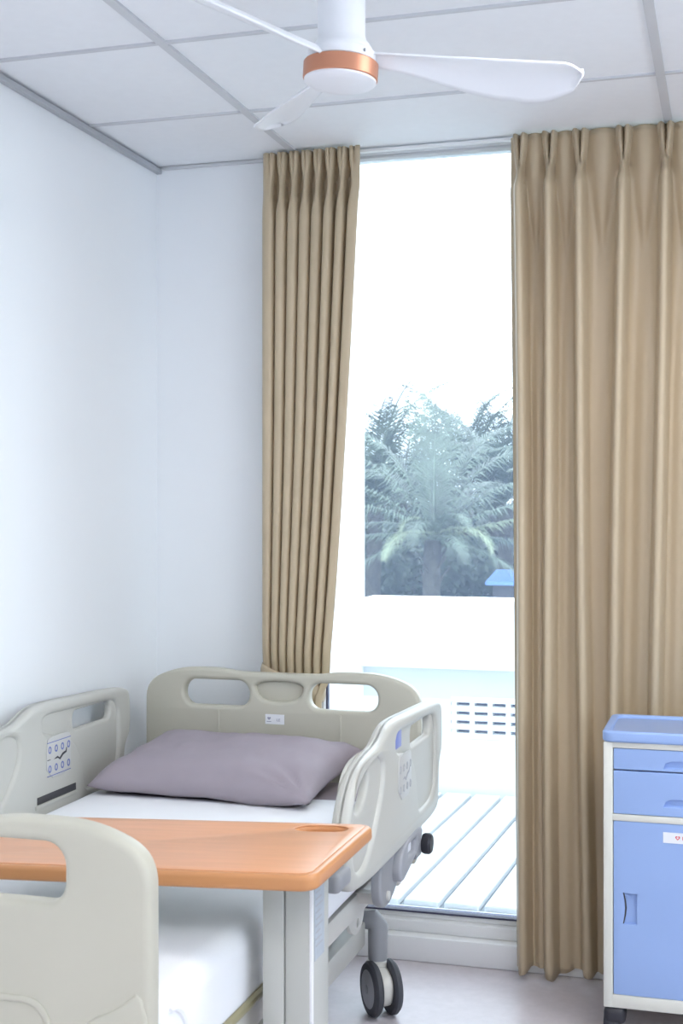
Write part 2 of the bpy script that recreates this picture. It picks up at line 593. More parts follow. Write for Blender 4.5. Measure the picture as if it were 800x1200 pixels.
def smooth(a, b, x):
    t = min(1, max(0, (x - a) / (b - a)))
    return t * t * (3 - 2 * t)


ZP = HC - .125        # height of the pleat pinches


def right_curtain():
    top, bot = HC - .006, 0.035
    x0, x1 = -.672, .95
    cs = [-.640, -.550, -.456, -.324, -.198, -.085, .04, .17, .29, .41, .54, .66, .78, .90]
    rnd = random.Random(5)
    drift = [(.022, 0)] + [(rnd.uniform(-.018, .018), rnd.uniform(0, 6)) for _ in cs[1:]]
    drift[1] = (.012, 1)
    drift[2] = (.03, 2)
    drift[3] = (-.03, 2)
    drift[4] = (-.035, 1)

    def f(u, v):
        z = bot + (top - bot) * v
        dn = max(0.0, (ZP - z) / (ZP - bot))
        x = x0 + (x1 - x0) * u
        x += .025 * dn * (1 - u)
        ccs = [c + drift[i][0] * dn + .004 * math.sin(drift[i][1] + dn * 5) for i, c in enumerate(cs)]
        i = 0
        while i < len(ccs) - 2 and x > ccs[i + 1]:
            i += 1
        c0, c1 = ccs[i], ccs[i + 1]
        gap = c1 - c0
        y = 0.0
        if z >= ZP:                                    # fanned header: two lips opening upwards
            k = (z - ZP) / (top - ZP)
            sp = .003 + .011 * k ** .8
            wd = .0045 + .003 * k
            for c in (c0, c1):
                d = x - c
                y += .030 * (math.exp(-((d - sp) / wd) ** 2) + math.exp(-((d + sp) / wd) ** 2)) + .012 * math.exp(-(d / (sp + .002)) ** 2)
        else:                                          # flat-faced folds falling from the pinches
            q = smooth(0, .05, ZP - z)
            wd = .0055 + .0085 * q + .003 * dn
            skirt = .014 + .012 * q + .006 * dn
            for c in (c0, c1):
                d = x - c
                y += (.030 + .014 * q) * math.exp(-abs(d / wd) ** 4) + (.006 + .018 * q) * math.exp(-(d / skirt) ** 2)
        # the cloth bows forward between two pinches and runs out to a point lower down
        m0 = (c0 + c1) / 2
        g = smooth(ZP - .26, ZP + .02, z)
        y += .026 * g ** .6 * math.exp(-abs((x - m0) / (gap * (.055 + .26 * g))) ** 2.2)
        mid = m0 + gap * .10 * math.sin(i * 2.3 + dn * 2)
        y += .020 * smooth(.15, .8, ZP - z) * (.7 + .4 * math.sin(i * 1.9 + 1)) * math.exp(-abs((x - mid) / (gap * .20)) ** 2)
        y += .004 * math.sin(x * 9 + z * 1.7) * dn
        zz = z
        if v < .002:
            zz += .012 * math.sin(x * 40) - .25 * y + .008
        return Vector((x, CY + .038 - y * 1.3, zz))
    return f


rc = thing('curtain', (.1, CY, .03), 'wide beige pinch-pleat curtain hanging beside the blue cabinet', 'curtain', 'beige curtains at the tall window')
b = B().grid(right_curtain(), 560, 110)
fab = part('fabric', b, 'curtain', rc, angle=180)
s = fab.modifiers.new('thickness', 'SOLIDIFY')
s.thickness = .003
s.offset = 1
part('hem_band', B().grid(lambda u, v: right_curtain()(u, .002 + v * .036) + Vector((0, -.0035, 0)), 560, 3), 'curtain', rc, angle=180)


def left_curtain():
    top, bot = HC - .006, 0.035
    zt = .91
    n = 8
    rnd = random.Random(3)
    wob = [rnd.uniform(-.12, .12) for _ in range(n)]

    def edge(z):
        if z > zt:
            k = (z - zt) / (ZP - zt)
            k = max(0, min(1.0, k))
            xr = -1.262 + .109 * k ** .75
            xl = -1.486
        else:
            k = (zt - z) / (zt - bot)
            xr = -1.262 - .022 * smooth(0, .06, k) + .03 * k
            xl = -1.486 + .012 * smooth(0, .06, k) - .02 * k
        return xl, xr

    def f(u, v):
        z = bot + (top - bot) * v
        xl, xr = edge(z)
        x = xl + (xr - xl) * u
        t = u * n
        i = min(n - 1, int(t))
        d = (t - i - .5) * 2          # -1..1 within a fold
        d = d + wob[i] * (1 - d * d) * .6
        k = (z - ZP) / (top - ZP)
        q = smooth(0, .09, ZP - z)
        w = .26 + .62 * smooth(0, .75, k) if z >= ZP else .26 + (.72 if i < 5 else .60) * q
        if i == n - 1 and d > 0:
            d *= .55 * w
        if i == 0 and d < 0:
            d *= .75 * w
        if z >= ZP:
            y = .046 * (max(0, 1 - abs(d / w) ** 3.0)) ** .5
            y -= .012 * k * math.exp(-(d / .18) ** 2)
        else:
            y = (.046 + .010 * q) * (max(0, 1 - abs(d / w) ** 3.0)) ** .5
        if i >= n - 3:
            y *= 1.15
        pinch = math.exp(-((z - zt) / .06) ** 2)
        y *= 1 - .35 * pinch
        y += .02 * math.sin(u * PI) * smooth(1.8, 1.0, z)
        return Vector((x, CY + .03 - y * 1.1, z))
    return f


lc = thing('curtain', (-1.38, CY, .03), 'narrow gathered beige curtain tied back behind the headboard', 'curtain', 'beige curtains at the tall window')
fab = part('fabric', B().grid(left_curtain(), 320, 120), 'curtain', lc, angle=180)
s = fab.modifiers.new('thickness', 'SOLIDIFY')
s.thickness = .003
s.offset = 1


def tieback(u, v):
    a = 2 * PI * u
    cx, rx, ry = -1.389, .106, .058
    z = .872 + .055 * v - .035 * math.cos(a)
    bul = .006 * math.sin(PI * v)
    return Vector((cx + (rx + bul) * math.cos(a), CY + .005 + (ry + bul) * math.sin(a), z))


tb = part('tieback', B().grid(tieback, 48, 6), 'curtain', lc, angle=180)
s = tb.modifiers.new('thickness', 'SOLIDIFY')
s.thickness = .004

# ------------------------------------------------------------------ hospital bed
BX = -1.37
bed = thing('hospital_bed', (BX, 2.96, 0), 'cream plastic hospital bed with raised side rails and castors', 'hospital bed')


def board_loops(x0, x1, ztop, zbot, foot=False):
    xm = (x0 + x1) / 2
    hw = (x1 - x0) / 2

    def sym(pts):
        return [(xm - a, z) for a, z in pts] + [(xm + a, z) for a, z in reversed(pts)]
    out = sym([(hw - .03, zbot), (hw - .008, zbot + .06), (hw, zbot + .2), (hw, ztop - .13), (hw - .001, ztop - .075), (hw - .026, ztop - .038), (hw - .085, ztop - .013),
               (hw - .14, ztop - .002), (hw - .20, ztop), (hw - .27, ztop - .001), (hw - .315, ztop - .010), (hw - .37, ztop - .011)])
    return xm, hw, sym, chaikin(out, 2)


def hole_loop(xm, sgn, a0, a1, z0, z1, r):
    """hand grip: flat base, gently arched top"""
    lp = rrect(a0, a1, z0, z1, r, 7)
    res = []
    for a, z in lp:
        if z > (z0 + z1) / 2:
            t = (a - a0) / (a1 - a0)
            z += .006 * math.sin(PI * t)
        res.append((xm + sgn * a, z))
    return res


# headboard ------------------------------------------------------------
HY = 3.93
xm, hw, sym, out = board_loops(-1.828, -.912, .962, .36)
mapY = lambda y: (lambda a, b_, c: (a, y + c, b_))
holes = [hole_loop(xm, s_, .100, .322, .842, .921, .036) for s_ in (-1, 1)]
cen = rrect(xm - .086, xm + .086, .862, .922, .028, 6)
hb = part('headboard', B().plate([out] + holes + [chaikin([(xm - .080, .924), (xm + .080, .924), (xm + .076, .885), (xm + .045, .862), (xm - .045, .862), (xm - .076, .885)], 2)], .042, .012, mapY(HY + .021), 3), 'abs', bed)
# recessed field with upright seams, behind the openings
part('centre_recess', B().box(xm - .083, xm + .083, HY + .018, HY + .034, .858, .926, .004), 'abs', hb)
for s_ in (-1, 1):
    part('panel_seam', B().box(xm + s_ * .203 - .0035, xm + s_ * .203 + .0035, HY - .0025, HY + .004, .60, .828, .002), 'abs', hb)
st = part('name_sticker', B().box(-1.414, -1.351, HY - .0018, HY + .002, .791, .822, .0005, 1), 'sticker', hb, label='small white sticker with a heart mark')
fy = HY - .0022
part('sticker_heart', B().plate([heart(-1.401, .8095, .0062)], .0008, .0001, mapY(fy)), 'inkgrey', hb)
part('sticker_text', B().add_mesh(text_mesh('LE', .0125, lambda a, b_, c: (-1.376 + a, fy - c, .801 + b_))), 'inkgrey', hb, flat=True)
part('sticker_text', B().box(-1.409, -1.394, fy - .0004, fy + .0004, .7985, .8005), 'inkgrey', hb, flat=True)

# footboard ------------------------------------------------------------
FY = 2.0
xm, hw, sym, out = board_loops(-1.828, -.912, .946, .36)
holes = [hole_loop(xm, s_, .105, .302, .805, .904, .036) for s_ in (-1, 1)]
cen = chaikin([(xm - .080, .908), (xm + .080, .908), (xm + .076, .860), (xm + .045, .835), (xm - .045, .835), (xm - .076, .860)], 2)
fb = part('footboard', B().plate([out] + holes + [cen], .048, .014, mapY(FY), 3), 'abs', bed)
part('centre_recess', B().box(xm - .083, xm + .083, FY + .002, FY + .018, .831, .912, .004), 'abs', fb)
pl = rrect(xm - .28, xm + .28, .52, .648, .05, 6)
part('lower_plaque', B().plate([pl, rrect(xm - .268, xm + .268, .532, .636, .042, 6)], .008, .0035, mapY(FY - .024)), 'abs', fb)
lowr = chaikin([(xm - .4565, .40), (xm - .4565, .690), (xm - .40, .640), (xm - .34, .618), (xm - .26, .500), (xm + .26, .500), (xm + .34, .618), (xm + .40, .640), (xm + .4565, .690), (xm + .4565, .40)], 2)
part('lower_apron', B().plate([lowr], .010, .0045, mapY(FY - .0235)), 'abs', fb)

# side rails -----------------------------------------------------------
RAIL = [(3.826, .890), (3.80, .906), (3.74, .914), (3.60, .920), (3.46, .924), (3.33, .929), (3.254, .929), (3.205, .922), (3.165, .905), (3.12, .890), (3.06, .884), (2.98, .874),
        (2.915, .852), (2.865, .815), (2.822, .75), (2.808, .68), (2.835, .615), (2.90, .588), (3.09, .582), (3.50, .586), (3.70, .587), (3.765, .600), (3.782, .625), (3.785, .70), (3.795, .735), (3.832, .765)]
GRIP = [(3.45, .850), (3.65, .846), (3.645, .884), (3.45, .888)]


def side_rail(xf, sgn):
    """xf: x of the rail mid plane; sgn: +1 when the outer side faces +x"""
    mpx = lambda off: (lambda a, b_, c: (xf + off + c, a, b_))
    o1 = chaikin(RAIL, 2)
    near = chaikin([(2.90, .78), (2.915, .825), (2.985, .850), (3.03, .852), (3.035, .815), (3.00, .775), (2.94, .755)], 2)
    grip = rrect(3.46, 3.70, .826, .880, .022, 5)
    rail = part('side_rail', B().plate([o1, grip, near], .024, .009, mpx(0), 3), 'absrail', bed)
    inner = chaikin([(3.27, .893), (3.40, .890), (3.68, .884), (3.735, .870), (3.742, .80), (3.738, .70), (3.715, .655), (3.66, .640), (3.54, .640), (3.52, .655), (3.49, .77), (3.41, .825), (3.27, .842)], 2)
    inner2 = chaikin([(2.885, .80), (2.94, .858), (3.06, .866), (3.12, .862), (3.15, .84), (3.14, .78), (3.06, .69), (2.98, .63), (2.90, .63), (2.865, .69)], 2)
    part('rim_moulding', B().plate([o1, inner, inner2], .044, .015, mpx(0), 3), 'absrail', rail)
    for face in (-1, 1):           # control film on both faces
        xo = xf + face * .0225
        mf = lambda a, b_, c, xo=xo: (xo + c, a, b_)
        film = chaikin([(3.285, .715), (3.425, .715), (3.425, .822), (3.40, .832), (3.31, .832), (3.285, .822)], 1)
        part('control_panel', B().plate([film], .003, .001, mf), 'panelblue', rail, label='keypad film with blue icons')
        xo2 = xo + face * .0018
        mi = lambda a, b_, c, xo2=xo2: (xo2 + c, a, b_)
        if face == -sgn:
            for r_, z in enumerate((.795, .742)):
                for k in range(4):
                    y = 3.302 + .036 * k
                    part('button_icon', B().plate([ellipse(y, z, .0085, .0105, 16), ellipse(y, z, .0050, .0065, 16)], .001, .0002, mi), 'inkblue', rail)
            zz = [(3.325, .766), (3.345, .772), (3.358, .765), (3.375, .776), (3.393, .779), (3.397, .788), (3.400, .788), (3.397, .774), (3.378, .770), (3.360, .759), (3.347, .766)]
            part('bed_icon', B().plate([zz], .001, .0001, mi), 'inkblack', rail)
            part('panel_line', B().box(xo2 - .0006, xo2 + .0006, 3.288, 3.422, .8145, .8165), 'inkblue', rail, flat=True)
            part('panel_line', B().box(xo2 - .0006, xo2 + .0006, 3.288, 3.422, .7215, .7235), 'inkblue', rail, flat=True)
            part('panel_line', B().box(xo2 - .0006, xo2 + .0006, 3.288, 3.305, .767, .769), 'inkblack', rail, flat=True)
            part('handset_slot', B().box(xo - .002, xo + .002, 3.235, 3.455, .655, .675, .001), 'darkslot', rail, label='dark slot for the handset')
            part('slot_lip', B().box(xo - .003, xo + .003, 3.225, 3.465, .642, .653, .002), 'absrail', rail)
        else:
            for r_, z in enumerate((.795, .742)):
                for k in range(4):
                    y = 3.302 + .036 * k
                    part('button_icon', B().plate([ellipse(y, z, .0075, .0105, 16), ellipse(y, z, .0050, .0070, 16)], .001, .0002, mi), 'inkfaint', rail)
            zz = [(3.325, .766), (3.345, .772), (3.358, .765), (3.375, .776), (3.393, .779), (3.397, .788), (3.400, .788), (3.397, .774), (3.378, .770), (3.360, .759), (3.347, .766)]
            part('bed_icon', B().plate([zz], .001, .0001, mi), 'inkfaint', rail)
            part('angle_indicator', B().box(xo - .016, xo - .010, 3.285, 3.36, .846, .893, .003), 'indicator', rail, label='blue angle indicator window')
    return rail


rail_r = side_rail(-.843, 1)
rail_l = side_rail(-1.850, -1)

# rail hardware on both sides
for sgn, xo in ((1, -.843), (-1, -1.850)):
    sx = lambda d: xo + sgn * d
    arm = B()
    pr = chaikin([(3.185, .500), (3.215, .458), (3.29, .455), (3.38, .495), (3.46, .560), (3.48, .606), (3.26, .610), (3.19, .575)], 2)
    arm.plate([pr], .028, .008, lambda a, b_, c: (sx(-.012) + c, a, b_))
    br = part('rail_bracket', arm, 'greyplastic', bed)
    part('pivot_pin', B().lathe([(.012, -.02), (.012, .02)], (sx(-.012), 3.25, .485), 'X', 16), 'steel', br)
    lv = chaikin([(3.31, .495), (3.39, .510), (3.52, .545), (3.57, .588), (3.50, .606), (3.36, .598), (3.30, .55)], 2)
    lw_ = rrect(3.385, 3.475, .548, .58, .008, 4)
    rel = part('release_lever', B().plate([lv, lw_], .030, .008, lambda a, b_, c: (sx(.010) + c, a, b_)), 'hub', bed)
    part('lever_window', B().box(min(sx(.004), sx(.010)), max(sx(.004), sx(.010)), 3.38, 3.48, .545, .583), 'sticker', rel)
    part('bumper_stem', B().box(sx(0) - .014, sx(0) + .014, 3.52, 3.585, .508, .60, .004), 'greyplastic', bed)
    kb = B().lathe([(.004, 0), (.026, .002), (.029, .008), (.029, .022), (.024, .028), (.004, .029)], (sx(.012), 3.60, .535), 'X', 20)
    part('bumper', kb, 'blackplastic', bed)
    part('rail_latch', B().box(xo - .03, xo + .028, 2.74, 2.84, .628, .672, .014, 3), 'greyplastic', bed)
    cross = B()
    cross.beam((BX, 3.275, .470), (sx(-.01), 3.275, .470), .035, .03, .005)
    cross.beam((BX, 3.44, .475), (sx(-.01), 3.44, .475), .035, .03, .005)
    part('rail_arm', cross, 'steel', bed)

# mattress platform
for sgn in (-1, 1):
    x = BX + sgn * .435
    part('platform_beam', B().beam((x, 2.03, .452), (x, 3.92, .452), .03, .058, .005), 'steel', bed)
    part('edge_strip', B().tube([(x + sgn * .017, 2.05, .488), (x + sgn * .017, 2.85, .488)], .011, 10), 'bronze', bed)
    part('hinge_plate', B().plate([chaikin([(3.30, .425), (3.46, .425), (3.46, .37), (3.42, .335), (3.36, .335), (3.30, .38)], 2), ellipse(3.395, .362, .012, .012, 14)], .012, .002, lambda a, b_, c: (x - sgn * .03 + c, a, b_)), 'steel', bed)
for y0, y1 in ((2.05, 2.60), (2.62, 2.95), (2.97, 3.2), (3.22, 3.90)):
    part('platform_panel', B().box(BX - .42, BX + .42, y0, y1, .470, .492, .006), 'absrail', bed)

# base chassis
for sgn in (-1, 1):
    x = BX + sgn * .325
    part('chassis_beam', B().beam((x, 2.20, .235), (x, 3.70, .235), .045, .07, .006), 'steel', bed)
    part('lift_link', B().beam((x - sgn * .06, 2.45, .26), (x - sgn * .07, 2.75, .445), .02, .05, .004), 'steel', bed)
    part('lift_link', B().beam((x - sgn * .07, 3.20, .26), (x - sgn * .07, 3.50, .445), .02, .05, .004), 'steel', bed)
for y in (2.22, 3.30, 3.70):
    part('chassis_crossbar', B().beam((BX - .325, y, .24), (BX + .325, y, .24), .05, .05, .005), 'steel', bed)
act = B()
act.tube([(BX + .12, 2.55, .27), (BX + .12, 2.95, .33)], .03, 16)
act.tube([(BX + .12, 2.95, .33), (BX + .12, 3.25, .38)], .016, 12)
part('lift_actuator', act, 'greyplastic', bed)


def castor(cx, cy, spin):
    ca = part('castor', B().tube([(cx - .06 * (1 if cx > BX else -1), cy, .262), (cx - .012 * (1 if cx > BX else -1), cy, .266), (cx, cy, .250), (cx, cy, .22), (cx, cy, .150)],
                                 [.024, .030, .030, .029, .028], 18), 'greyplastic', bed, angle=50)
    part('castor_collar', B().lathe([(.030, .128), (.033, .130), (.033, .150), (.030, .152)], (cx, cy, 0), 'Z', 24), 'steel', ca)
    rot = Matrix.Translation((cx, cy, 0)) @ Matrix.Rotation(spin, 4, 'Z') @ Matrix.Translation((-cx, -cy, 0))
    oy = cy - .030
    yoke = B().plate([chaikin([(oy - .04, .03), (oy + .04, .03), (oy + .062, .075), (oy + .055, .12), (cy + .03, .142), (cy - .03, .142), (oy - .055, .12), (oy - .062, .075)], 2)], .040, .012, lambda a, b_, c: (cx + c, a, b_))
    part('castor_yoke', yoke.xf(rot), 'steel', ca)
    for s_ in (-1, 1):
        wx = cx + s_ * .029
        part('castor_wheel', B().lathe([(.058, -.013), (.072, -.012), (.078, -.005), (.078, .005), (.072, .012), (.058, .013)], (wx, oy, .078), 'X', 40).xf(rot), 'tyre', ca)
        part('wheel_disc', B().lathe([(.010, s_ * .0165), (.014, s_ * .0165), (.018, s_ * .0145), (.052, s_ * .0145), (.058, s_ * .011)][::s_] if s_ > 0 else [(.058, -.011), (.052, -.0145), (.018, -.0145), (.014, -.0165), (.010, -.0165)], (wx, oy, .078), 'X', 32).xf(rot), 'hub', ca)
        part('wheel_cap', B().lathe([(.012, s_ * .0155), (.013, s_ * .0185), (.009, s_ * .0195)], (wx, oy, .078), 'X', 20).xf(rot), 'greyplastic', ca)


for cx in (BX - .375, BX + .375):
    castor(cx, 3.735, R(35))
    castor(cx, 2.19, R(10))

# ------------------------------------------------------------------ bedding
MZ0, MZ1 = .492, .632
mt = part('mattress', B().box(BX - .44, BX + .44, 2.045, 3.90, MZ0, MZ1, .035, 4), 'lilac', label='taupe-lilac sheeted mattress showing beside the pillow', cat='mattress', angle=60)

sh = bmesh.new()
bmesh.ops.create_cube(sh, size=1)
x0, x1, y0, y1, z0, z1 = BX - .447, BX + .447, 2.036, 3.56, MZ0 + .004, MZ1 + .008
for v in sh.verts:
    v.co = Vector(((x0 + x1) / 2 + v.co.x * (x1 - x0), (y0 + y1) / 2 + v.co.y * (y1 - y0), (z0 + z1) / 2 + v.co.z * (z1 - z0)))
sel = [e for e in sh.edges if not (all(v.co.z < z0 + .001 for v in e.verts) or all(v.co.y > y1 - .001 for v in e.verts))]
bmesh.ops.bevel(sh, geom=sel, offset=.04, segments=5, affect='EDGES', profile=0.5)
bmesh.ops.delete(sh, geom=[f for f in sh.faces if f.normal.z < -.9 or (f.normal.y > .9)], context='FACES')
bmesh.ops.subdivide_edges(sh, edges=[e for e in sh.edges if e.calc_length() > .1], cuts=12, use_grid_fill=True)
from mathutils import noise as mnoise
for v in sh.verts:
    n_ = mnoise.noise(Vector((v.co.x * 5, v.co.y * 3.5, v.co.z * 4)))
    v.co.z += .004 * n_ if v.co.z > z1 - .02 else 0
    if abs(v.co.x - BX) > .43:
        v.co.x += (.004 * n_ + .002) * (1 if v.co.x > BX else -1)
    if v.co.y > y1 - .001:
        v.co.y += .03 * (v.co.x - BX) / .44 + .012 * mnoise.noise(Vector((v.co.x * 4, 0, 3)))
bb = B()
bb.add(sh)
sheet = part('bed_sheet', bb, 'sheetwhite', label='smooth white sheet tucked over the mattress below the pillow', cat='bed sheet', angle=70)
s = sheet.modifiers.new('thickness', 'SOLIDIFY')
s.thickness = .003
s.offset = 0
# tucked corner pleat at the foot
fold = []
for k in range(13):
    a = PI * .5 * k / 12
    fold.append((BX + .452 - .004 * math.sin(a), 2.075 + .075 * math.sin(a), MZ1 - .012 - .085 * (1 - math.cos(a)) - .01))
part('corner_fold', B().tube(fold, [.004 + .004 * math.sin(PI * k / 12) for k in range(13)], 8), 'sheetwhite', sheet)


def pillow_mesh():
    W, D, TH = .340, .235, .078
    bb = B()

    def surf(sgn):
        def f(u, v):
            a, c = 2 * u - 1, 2 * v - 1
            # pulled-in sides, pointed corners
            x = W * a * (1 - .05 * (1 - c * c) * abs(a) ** 3) * (1 + .02 * (a * c) ** 2)
            y = D * c * (1 - .07 * (1 - a * a) * abs(c) ** 3) * (1 + .02 * (a * c) ** 2)
            e = max(0, (1 - abs(a) ** 6)) ** .5 * max(0, (1 - abs(c) ** 3.2)) ** .5
            z = TH * e
            w = mnoise.noise(Vector((x * 7, y * 9, sgn * 3.1))) * .010 + mnoise.noise(Vector((x * 22, y * 14 + x * 8, sgn))) * .004
            edge = (1 - e) * e * 4
            cr = .006 * math.sin(a * 9 + c * 3) * math.exp(-((c + .75) / .25) ** 2) * edge
            dcx, dcy = a - .95, c + .95
            rad = math.hypot(dcx, dcy)
            cr += .009 * math.sin(math.atan2(dcy, dcx) * 11) * math.exp(-(rad / .42) ** 2) * min(1, rad * 4)
            z += (w * min(1, e * 2) + cr)
            z = max(z, .0005) if e > 0 else 0
            if sgn < 0:
                z = -min(z * .55, .042)
            return Vector((x, y, z))
        return f
    bb.grid(surf(1), 72, 54)
    bb.grid(surf(-1), 72, 54)
    bmesh.ops.remove_doubles(bb.bm, verts=bb.bm.verts[:], dist=1e-4)
    bmesh.ops.recalc_face_normals(bb.bm, faces=bb.bm.faces[:])
    return bb


pm = Matrix.Translation((-1.43, 3.668, MZ1 + .064)) @ Matrix.Rotation(R(-4), 4, 'Z') @ Matrix.Rotation(R(7), 4, 'X')
pil = part('pillow', pillow_mesh().xf(pm), 'lilac', label='plump taupe-lilac pillow leaning towards the headboard', cat='pillow', angle=180)
seam = []
for k in range(40):
    v = k / 39
    seam.append(pm @ Vector((.335 - .018, -.215 + .43 * v, .006 + .004 * math.sin(v * 20))))

# ------------------------------------------------------------------ overbed table
TX0, TX1, TY0, TY1, TZ = -1.535, -.728, 2.285, 2.712, .800
tilt = R(2.45)
tm = Matrix.Translation((TX1, 0, TZ)) @ Matrix.Rotation(-tilt, 4, 'Y') @ Matrix.Translation((-TX1, 0, -TZ))
obt = thing('overbed_table', (-.83, 2.48, 0), 'orange wood-topped overbed table on a pale grey column across the bed', 'table')
outl = rrect(TX0, TX1, TY0, TY1, .035, 8)
cup = [(TX1 - .075 + (a - (TX1 - .075)), b_) for a, b_ in chaikin([(TX1 - .15, TY1 - .085), (TX1 - .05, TY1 - .085), (TX1 - .045, TY1 - .05), (TX1 - .07, TY1 - .035), (TX1 - .13, TY1 - .035), (TX1 - .155, TY1 - .05)], 2)]
flat_ = lambda z: (lambda a, b_, c: (a, b_, z + c))
top = part('table_top', B().plate([outl, cup], .030, .009, flat_(TZ - .018), 4).xf(tm), 'orangeedge', obt)
part('top_laminate', B().plate([rrect(TX0 + .014, TX1 - .014, TY0 + .014, TY1 - .014, .024, 8), [(a, b_) for a, b_ in chaikin([(TX1 - .156, TY1 - .090), (TX1 - .045, TY1 - .090), (TX1 - .040, TY1 - .05), (TX1 - .07, TY1 - .030), (TX1 - .13, TY1 - .030), (TX1 - .160, TY1 - .05)], 2)]], .0024, .0008, flat_(TZ - .0026)).xf(tm), 'orange', top)
part('underside_panel', B().plate([rrect(TX0 + .016, TX1 - .016, TY0 + .016, TY1 - .016, .022, 8)], .003, .0008, flat_(TZ - .0335)).xf(tm), 'tablesteel', top)  # unseen pale panel added to cut orange bounce onto the sheet
part('cup_recess', B().box(TX1 - .165, TX1 - .035, TY1 - .095, TY1 - .025, TZ - .030, TZ - .014).xf(tm), 'orangeedge', top)
cx0, cx1, cy0, cy1 = -.882, -.780, 2.435, 2.545
colm = B()
colm.box(cx0 + .046, cx1, cy0 + .0, cy1, .06, .750, .004)
part('column', colm, 'tablesteel', obt)
part('column_sleeve', B().box(cx0, cx0 + .0445, cy0 - .002, cy1, .06, .752, .004), 'tablesteel', obt)
part('edge_bead', B().box(cx1 - .006, cx1 + .0015, cy0 - .0015, cy0 + .006, .06, .748, .002), 'white', obt)
part('column_cap', B().box(cx0 - .02, cx1 + .01, cy0 - .02, cy1 + .02, .746, .760, .003), 'tablesteel', obt)
part('instruction_label', B().box(cx1 - .0002, cx1 + .001, cy0 + .012, cy0 + .075, .585, .735), 'label', obt, label='faded pale blue instruction label', flat=True)
lines = B()
for k in range(9):
    z = .715 - .013 * k
    lines.box(cx1 + .0008, cx1 + .0014, cy0 + .020, cy0 + .050 + .015 * ((k * 7) % 3) / 2, z, z + .003)
part('label_print', lines, 'inkfaint', obt, flat=True)
# slanting bracket between column and top
part('support_bracket', B().beam((cx0 - .28, 2.49, .7515 - .009), (cx1, 2.49, .758), .09, .02, .003), 'tablesteel', obt)
for y in (2.36, 2.62):
    part('base_leg', B().beam((-1.42, y, .085), (-.79, y, .085), .04, .03, .004), 'tablesteel', obt)
part('base_crossbar', B().beam((-.83, 2.34, .085), (-.83, 2.64, .085), .06, .035, .004), 'tablesteel', obt)
for x in (-1.38, -.83):
    for y in (2.36, 2.62):
        ck = part('table_castor', B().lathe([(.006, -.012), (.034, -.012), (.036, -.008), (.036, .008), (.034, .012), (.006, .012)], (x, y, .036), 'X', 24), 'tyre', obt)
        part('castor_fork', B().box(x - .018, x + .018, y - .012, y + .012, .05, .072, .003), 'greyplastic', ck)

# ------------------------------------------------------------------ bedside cabinet
KX0, KX1, KY0, KY1 = -.341, .13, 3.69, 4.005
cab = thing('bedside_cabinet', ((KX0 + KX1) / 2, (KY0 + KY1) / 2, 0), 'powder-blue and ivory plastic bedside cabinet in front of the curtain', 'cabinet')
kb = B()
kb.box(KX0, KX0 + .026, KY0, KY1, .097, .828, .004)
kb.box(KX1 - .026, KX1, KY0, KY1, .097, .828, .004)
kb.box(KX0 + .02, KX1 - .02, KY0 + .001, KY1, .812, .828, .002)
kb.box(KX0 + .02, KX1 - .02, KY0 + .001, KY1, .612, .630, .002)
kb.box(KX0 + .02, KX1 - .02, KY0 + .001, KY1, .097, .134, .004)
kb.box(KX0 + .02, KX1 - .02, KY1 - .02, KY1 - .002, .11, .82)
kb.box(KX0 + .02, KX1 - .02, KY0 + .03, KY1 - .02, .12, .815)
part('cabinet_body', kb, 'cabcream', cab)
tt = part('tray_top', B().plate([rrect(KX0 - .003, KX1 + .003, KY0 - .006, KY1 + .004, .03, 8)], .022, .004, flat_(.839), 3), 'cabtop', cab)
part('tray_rim', B().plate([rrect(KX0 - .004, KX1 + .004, KY0 - .008, KY1 + .005, .032, 8), rrect(KX0 + .018, KX1 - .018, KY0 + .014, KY1 - .017, .022, 8)], .031, .007, flat_(.8435), 3), 'cabblue', tt)
mk = lambda y: (lambda a, b_, c: (a, y + c, b_))
kxm = (KX0 + KX1) / 2


def drawer(z0, z1, hz):
    hx0, hx1 = kxm - .075, kxm + .075
    hl = [(hx0, hz - .011), (hx0 + .006, hz + .004), (hx0 + .022, hz + .011), (hx1 - .022, hz + .011), (hx1 - .006, hz + .004), (hx1, hz - .011)]
    d = part('drawer', B().plate([rrect(KX0 + .0275, KX1 - .0275, z0 + .0015, z1 - .0015, .003, 2), hl], .018, .0015, mk(KY0 + .012)), 'cabblue', cab, angle=30)
    part('handle_recess', B().box(hx0 - .004, hx1 + .004, KY0 + .014, KY0 + .022, hz - .014, hz + .014), 'cabblue', d)
    lip = B().grid(lambda u, v: Vector((hx0 + (hx1 - hx0) * u, KY0 + .004 + .014 * v, hz - .011 + .018 * (1 - v) * 0 + .010 * v * v)), 8, 6)
    part('handle_scoop', lip, 'cabblue', d)


